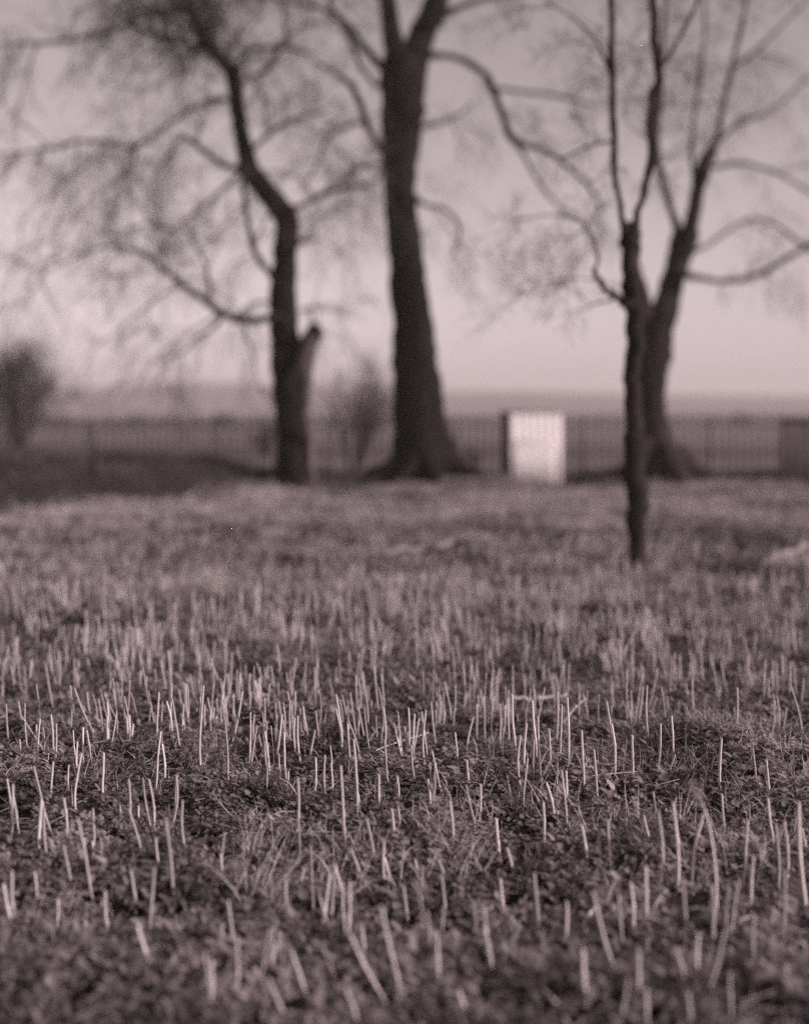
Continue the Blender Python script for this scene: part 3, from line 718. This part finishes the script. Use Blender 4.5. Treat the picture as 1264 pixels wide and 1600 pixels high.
tuft('grass_tuft', 'fine wiry grass tuft near the small broad leaves, right foreground', 990, 1330, 44, .12, .035, .1, w=.0025)
tuft('grass_tuft', 'thin grass tuft at the foot of the pale broken stem', 500, 790, 40, .25, .04, 0, w=.008)
# feathery seed head on a long stalk
X, Y, h = ground_at_px(1120, 1440)
pl = empty('seedhead_plant', (X, Y, h)); tag(pl, 'tall dead weed with feathery seed head leaning left, right foreground', 'plant')
top = np.array([(1092 - 632) / F * Y - X, .02, CH - (1240 - HOR) / F * Y - h])
top[2] = min(top[2], .42)
mb = MB(); P = catmull([[0, 0, -.01], [-.004, 0, top[2] * .4], [top[0] * .4, .01, top[2] * .75], top], 5); mb.tube(P, np.linspace(.0042, .0028, len(P)), 7); mb.build('stem', M_stalk, pl)
mb = MB()
for _ in range(150):
    t = rng.uniform(.82, 1); b0 = P[int(t * (len(P) - 1))]
    blade(mb, b0, [-.5 + rng.normal(0, .4), rng.normal(0, .4), 1.0], rng.uniform(.03, .085), .0014, rng.normal(0, .4, 3), 3)
mb.build('seed_head', M_straw, pl)

# ------------------------------------------------------------------ ground weeds, grass, litter: merged from small templates
def leaf_geo(mb, b0, yaw, pitch, L, W, fold=.35, curl=.5, lobes=True):
    """a small leaf: two rows folded along its midrib, scalloped edge"""
    n = 4; t = np.linspace(0, 1, n + 1)
    prof = np.sin(np.pi * (t * .86 + .10)) ** .8 * W * .5
    if lobes: prof = prof * (1 + .28 * np.where(np.arange(n + 1) % 2, 1, -1) * rng.uniform(.4, 1.1))
    ang = pitch - curl * t; xs = np.concatenate([[0], np.cumsum(np.cos(ang[1:]) * L / n)]); zs = np.concatenate([[0], np.cumsum(np.sin(ang[1:]) * L / n)])
    f = fold * prof
    mid = np.stack([xs, 0 * xs, zs], -1); lf = np.stack([xs, prof, zs + f + rng.normal(0, .04 * W, n + 1)], -1); rt = np.stack([xs, -prof, zs + f + rng.normal(0, .04 * W, n + 1)], -1)
    V = np.vstack([lf, mid, rt]); c, s = math.cos(yaw), math.sin(yaw)
    V = V @ np.array([[c, s, 0], [-s, c, 0], [0, 0, 1]]) + b0; k = n + 1
    Q = [(i, i + 1, k + i + 1, k + i) for i in range(n)] + [(k + i, k + i + 1, 2 * k + i + 1, 2 * k + i) for i in range(n)]
    mb.add(V, Q)
def tpl_weed(scale=1.0):
    """feathery low weed: stems lying outwards with paired small leaflets"""
    mb = MB()
    for k in range(rng.integers(7, 11)):
        yaw = rng.uniform(0, 2 * math.pi); L = rng.uniform(.035, .085) * scale; el = rng.uniform(.15, 1.2)
        for j in range(rng.integers(4, 7)):
            t = (j + .6) / 6; r = L * t
            p = np.array([math.cos(yaw) * r * math.cos(el), math.sin(yaw) * r * math.cos(el), .004 + r * math.sin(el) - .3 * r * t])
            for sgn in (-1, 1):
                leaf_geo(mb, p, yaw + sgn * rng.uniform(.6, 1.2), rng.uniform(-.2, .9), rng.uniform(.012, .024) * scale, rng.uniform(.005, .010) * scale, .3, rng.uniform(0, .8))
    return mb
def tpl_clover():
    mb = MB()
    for k in range(rng.integers(10, 16)):
        yaw = rng.uniform(0, 6.28); r = rng.uniform(.005, .05)
        leaf_geo(mb, np.array([math.cos(yaw) * r, math.sin(yaw) * r, rng.uniform(.002, .035)]), rng.uniform(0, 6.28), rng.uniform(-.3, .8), rng.uniform(.016, .034), rng.uniform(.010, .020), .25, rng.uniform(0, .8))
    return mb
def tpl_grass(n, L, w, spread, flat=.5):
    mb = MB()
    for _ in range(n):
        blade(mb, np.array([rng.normal(0, spread), rng.normal(0, spread), 0]), [rng.normal(0, flat), rng.normal(0, flat), 1], L * rng.uniform(.4, 1.1), w * rng.uniform(.6, 1.3), rng.normal(0, .7, 3) + [0, 0, .5], 3)
    return mb
def tpl_litter():
    mb = MB()
    for _ in range(5):
        a = rng.uniform(0, 6.28); L = rng.uniform(.04, .13); p = np.array([rng.normal(0, .05), rng.normal(0, .05), rng.uniform(.004, .03)])
        q = p + [math.cos(a) * L, math.sin(a) * L, rng.uniform(-.01, .025)]; mb.tube(np.array([p, (p + q) / 2 + rng.normal(0, .004, 3), q]), rng.uniform(.0008, .0017), 3, cap=False)
    return mb
def pack(mb):
    V = np.concatenate(mb.V); Q = np.concatenate(mb.Q) if mb.Q else np.zeros((0, 4), int); return V, Q
def scatter(name, label, cat, tpls, pos, smin, smax, material, zoff=0.0, smooth=True):
    tp = [pack(t) for t in tpls]; which = rng.integers(0, len(tp), len(pos)); VV = []; QQ = []; off = 0
    pos = np.asarray(pos); zz = hgt(pos[:, 0], pos[:, 1])
    for k, (V, Q) in enumerate(tp):
        sel = np.where(which == k)[0]; m_ = len(sel)
        if not m_: continue
        a = rng.uniform(0, 2 * math.pi, m_); s = rng.uniform(smin, smax, m_) * (pos[sel, 2] if pos.shape[1] > 2 else 1)
        c, sn = np.cos(a) * s, np.sin(a) * s
        X = V[None, :, 0] * c[:, None] - V[None, :, 1] * sn[:, None] + pos[sel, 0][:, None]
        Y = V[None, :, 0] * sn[:, None] + V[None, :, 1] * c[:, None] + pos[sel, 1][:, None]
        Z = V[None, :, 2] * s[:, None] + zz[sel][:, None] + zoff
        VV.append(np.stack([X, Y, Z], -1).reshape(-1, 3))
        QQ.append((Q[None] + (np.arange(m_) * len(V))[:, None, None] + off).reshape(-1, 4)); off += m_ * len(V)
    o = new_mesh_obj(name, np.concatenate(VV), np.concatenate(QQ), material, None, smooth)
    tag(o, label, cat, None, 'stuff'); return o
def wedge(n, y0, y1, half=.37, dens=None):
    Y = np.sqrt(rng.uniform(y0 ** 2, y1 ** 2, n)); X = rng.uniform(-half, half, n) * Y
    if dens is not None:
        k = rng.random(n) < dens(X, Y); X, Y = X[k], Y[k]
    return np.stack([X, Y], -1)
clump = lambda X, Y: (.62 + 1.3 * vnoise(X * 3.3 + 5, Y * 3.3) + .9 * vnoise(X * 9, Y * 9)).clip(0, 1)
def sized(P, lo=.7, hi=1.5, f=2.2):
    return np.concatenate([P, (lo + (hi - lo) * (vnoise(P[:, 0] * f + 17, P[:, 1] * f) + .5))[:, None]], 1)
T_weed = [tpl_weed() for _ in range(8)]
scatter('weeds', 'low feathery weeds and moss carpeting the foreground', 'weeds', T_weed, sized(wedge(6500, 2.5, 8.2, .38, clump)), .8, 1.5, M_leaf)
scatter('clover_leaves', 'small rounded weed leaves spread through the foreground', 'weeds', [tpl_clover() for _ in range(8)], sized(wedge(3200, 2.5, 8.5, .38)), .8, 1.4, M_leaf)
scatter('weeds', 'coarser low weeds in the middle of the field', 'weeds', [tpl_clover() for _ in range(4)] + T_weed[:2], sized(wedge(4200, 8.0, 15, .38, clump)), 1.3, 2.4, M_leaf)
pale = lambda X, Y: (.03 + .67 * sstep(5.0, 9.5, Y) + 1.7 * vnoise(X * .9, Y * 2.0) + .6 * vnoise(X * 4, Y * 4)).clip(0, 1)
scatter('grass', 'short dead grass growing between the stubble', 'grass', [tpl_grass(16, .10, .0035, .03) for _ in range(8)], sized(wedge(9500, 2.8, 12, .38, pale)), .7, 1.3, M_grass)
scatter('grass', 'pale dead grass covering the middle of the field up to the fence', 'grass', [tpl_grass(22, .085, .008, .08, .8) for _ in range(8)], sized(wedge(9000, 11, 24, .40, lambda X, Y: pale(X, Y) * (Y < np.interp(X, FENCE[:, 0], FENCE[:, 1]) - .3) * (1 - dark_strip(X, Y)))), .7, 1.3, M_grass)
scatter('straw_litter', 'broken straw scattered over the soil', 'straw', [tpl_litter() for _ in range(8)], wedge(1500, 2.6, 9, .38), .7, 1.2, M_straw)
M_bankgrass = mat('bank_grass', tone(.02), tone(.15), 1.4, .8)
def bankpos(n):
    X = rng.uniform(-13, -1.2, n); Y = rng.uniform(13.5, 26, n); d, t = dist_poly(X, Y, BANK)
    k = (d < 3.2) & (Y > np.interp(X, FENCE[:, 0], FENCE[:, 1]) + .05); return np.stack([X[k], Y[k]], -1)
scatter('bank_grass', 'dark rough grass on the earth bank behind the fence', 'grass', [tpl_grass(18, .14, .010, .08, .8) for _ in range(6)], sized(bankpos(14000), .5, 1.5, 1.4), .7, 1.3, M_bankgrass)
def fencepos(n):
    s = rng.uniform(0, cum[-1], n); q = np.array([fpt(k) for k in s]); return q + rng.normal(0, .22, (n, 2)) - [0, .1]
scatter('grass', 'long grass along the foot of the fence', 'grass', [tpl_grass(18, .13, .009, .08, .5) for _ in range(6)], sized(fencepos(1600), .5, 1.5, 1.4), .6, 1.2, M_bankgrass)

# broad-leaved weeds that stand out
def broad(label, x, y, n, L, k=1.0, lift=.05):
    X, Y, h = ground_at_px(x, y); root = empty('leafy_weed', (X, Y, h)); tag(root, label, 'weed')
    for i in range(n):
        yaw = i * 2.4 + rng.uniform(-.4, .4); z = lift * rng.uniform(.6, 1.2)
        mb = MB(); n_ = 8; t = np.linspace(0, 1, n_ + 1); l = L * rng.uniform(.7, 1.15)
        mm = 5; vs_ = []
        for j, tt in enumerate(t):
            wd = l * .42 * math.sin(math.pi * (tt * .84 + .13)) ** .7 * (1 + .12 * (j % 2))
            for q in np.linspace(-1, 1, mm):
                vs_.append([l * tt, q * wd, z + l * (.35 * tt - .5 * tt * tt) + .25 * wd * abs(q) + rng.normal(0, .018 * l)])
        V = np.array(vs_); V[:, 0] += .01; c, s = math.cos(yaw), math.sin(yaw); V = V @ np.array([[c, s, 0], [-s, c, 0], [0, 0, 1]])
        idx = np.arange((n_ + 1) * mm).reshape(n_ + 1, mm)
        mb.add(V, np.stack([idx[:-1, :-1], idx[:-1, 1:], idx[1:, 1:], idx[1:, :-1]], -1).reshape(-1, 4)); mb.build('leaf', M_leaf2, root)
        st = MB(); st.tube(np.array([[0, 0, -.01], [V[2][0] * .5, V[2][1] * .5, z * .8], V[2]]), .0016, 5); st.build('stalk', M_leaf2, root)
    return root
broad('single pale round leaf in the sharp band right of centre', 886, 1292, 1, .036, lift=.07)
broad('pale crinkled leaves among the fine grass at right', 995, 1350, 4, .045)
broad('large ragged weed leaves at the lower right', 1215, 1560, 5, .062)
broad('drooping weed leaves below the tall stalks, lower right', 1160, 1500, 4, .06)
broad('ribbed weed leaves between stalks, right foreground', 940, 1400, 5, .06)
broad('curled weed leaves among the stalks at right', 1215, 1440, 4, .06)
broad('dark weed leaves at the bottom, right of centre', 1010, 1535, 4, .07)
broad('small round weed leaves left of the crossed straws', 515, 1135, 4, .04)
broad('blurred weed leaf clump at the bottom, left of centre', 520, 1470, 3, .05)

# ------------------------------------------------------------------ haze: the air between camera and far ridge
hm = bpy.data.materials.new('haze_air'); hm.use_nodes = True; t = hm.node_tree; t.nodes.clear()
out = t.nodes.new('ShaderNodeOutputMaterial'); pv = t.nodes.new('ShaderNodeVolumePrincipled')
pv.inputs['Color'].default_value = (1.0, .86, .87, 1); pv.inputs['Density'].default_value = .0009; pv.inputs['Anisotropy'].default_value = .0
t.links.new(pv.outputs[0], out.inputs['Volume'])
mb = MB(); x0, x1, y0, y1, z0, z1 = -2900, 2900, -9, 1460, -9, 24
mb.add([(x0, y0, z0), (x1, y0, z0), (x1, y1, z0), (x0, y1, z0), (x0, y0, z1), (x1, y0, z1), (x1, y1, z1), (x0, y1, z1)], [(0, 3, 2, 1), (4, 5, 6, 7), (0, 1, 5, 4), (1, 2, 6, 5), (2, 3, 7, 6), (3, 0, 4, 7)])
hz = mb.build('haze', hm, None, False); tag(hz, 'thin pale haze lying over the fields', 'haze', None, 'stuff')
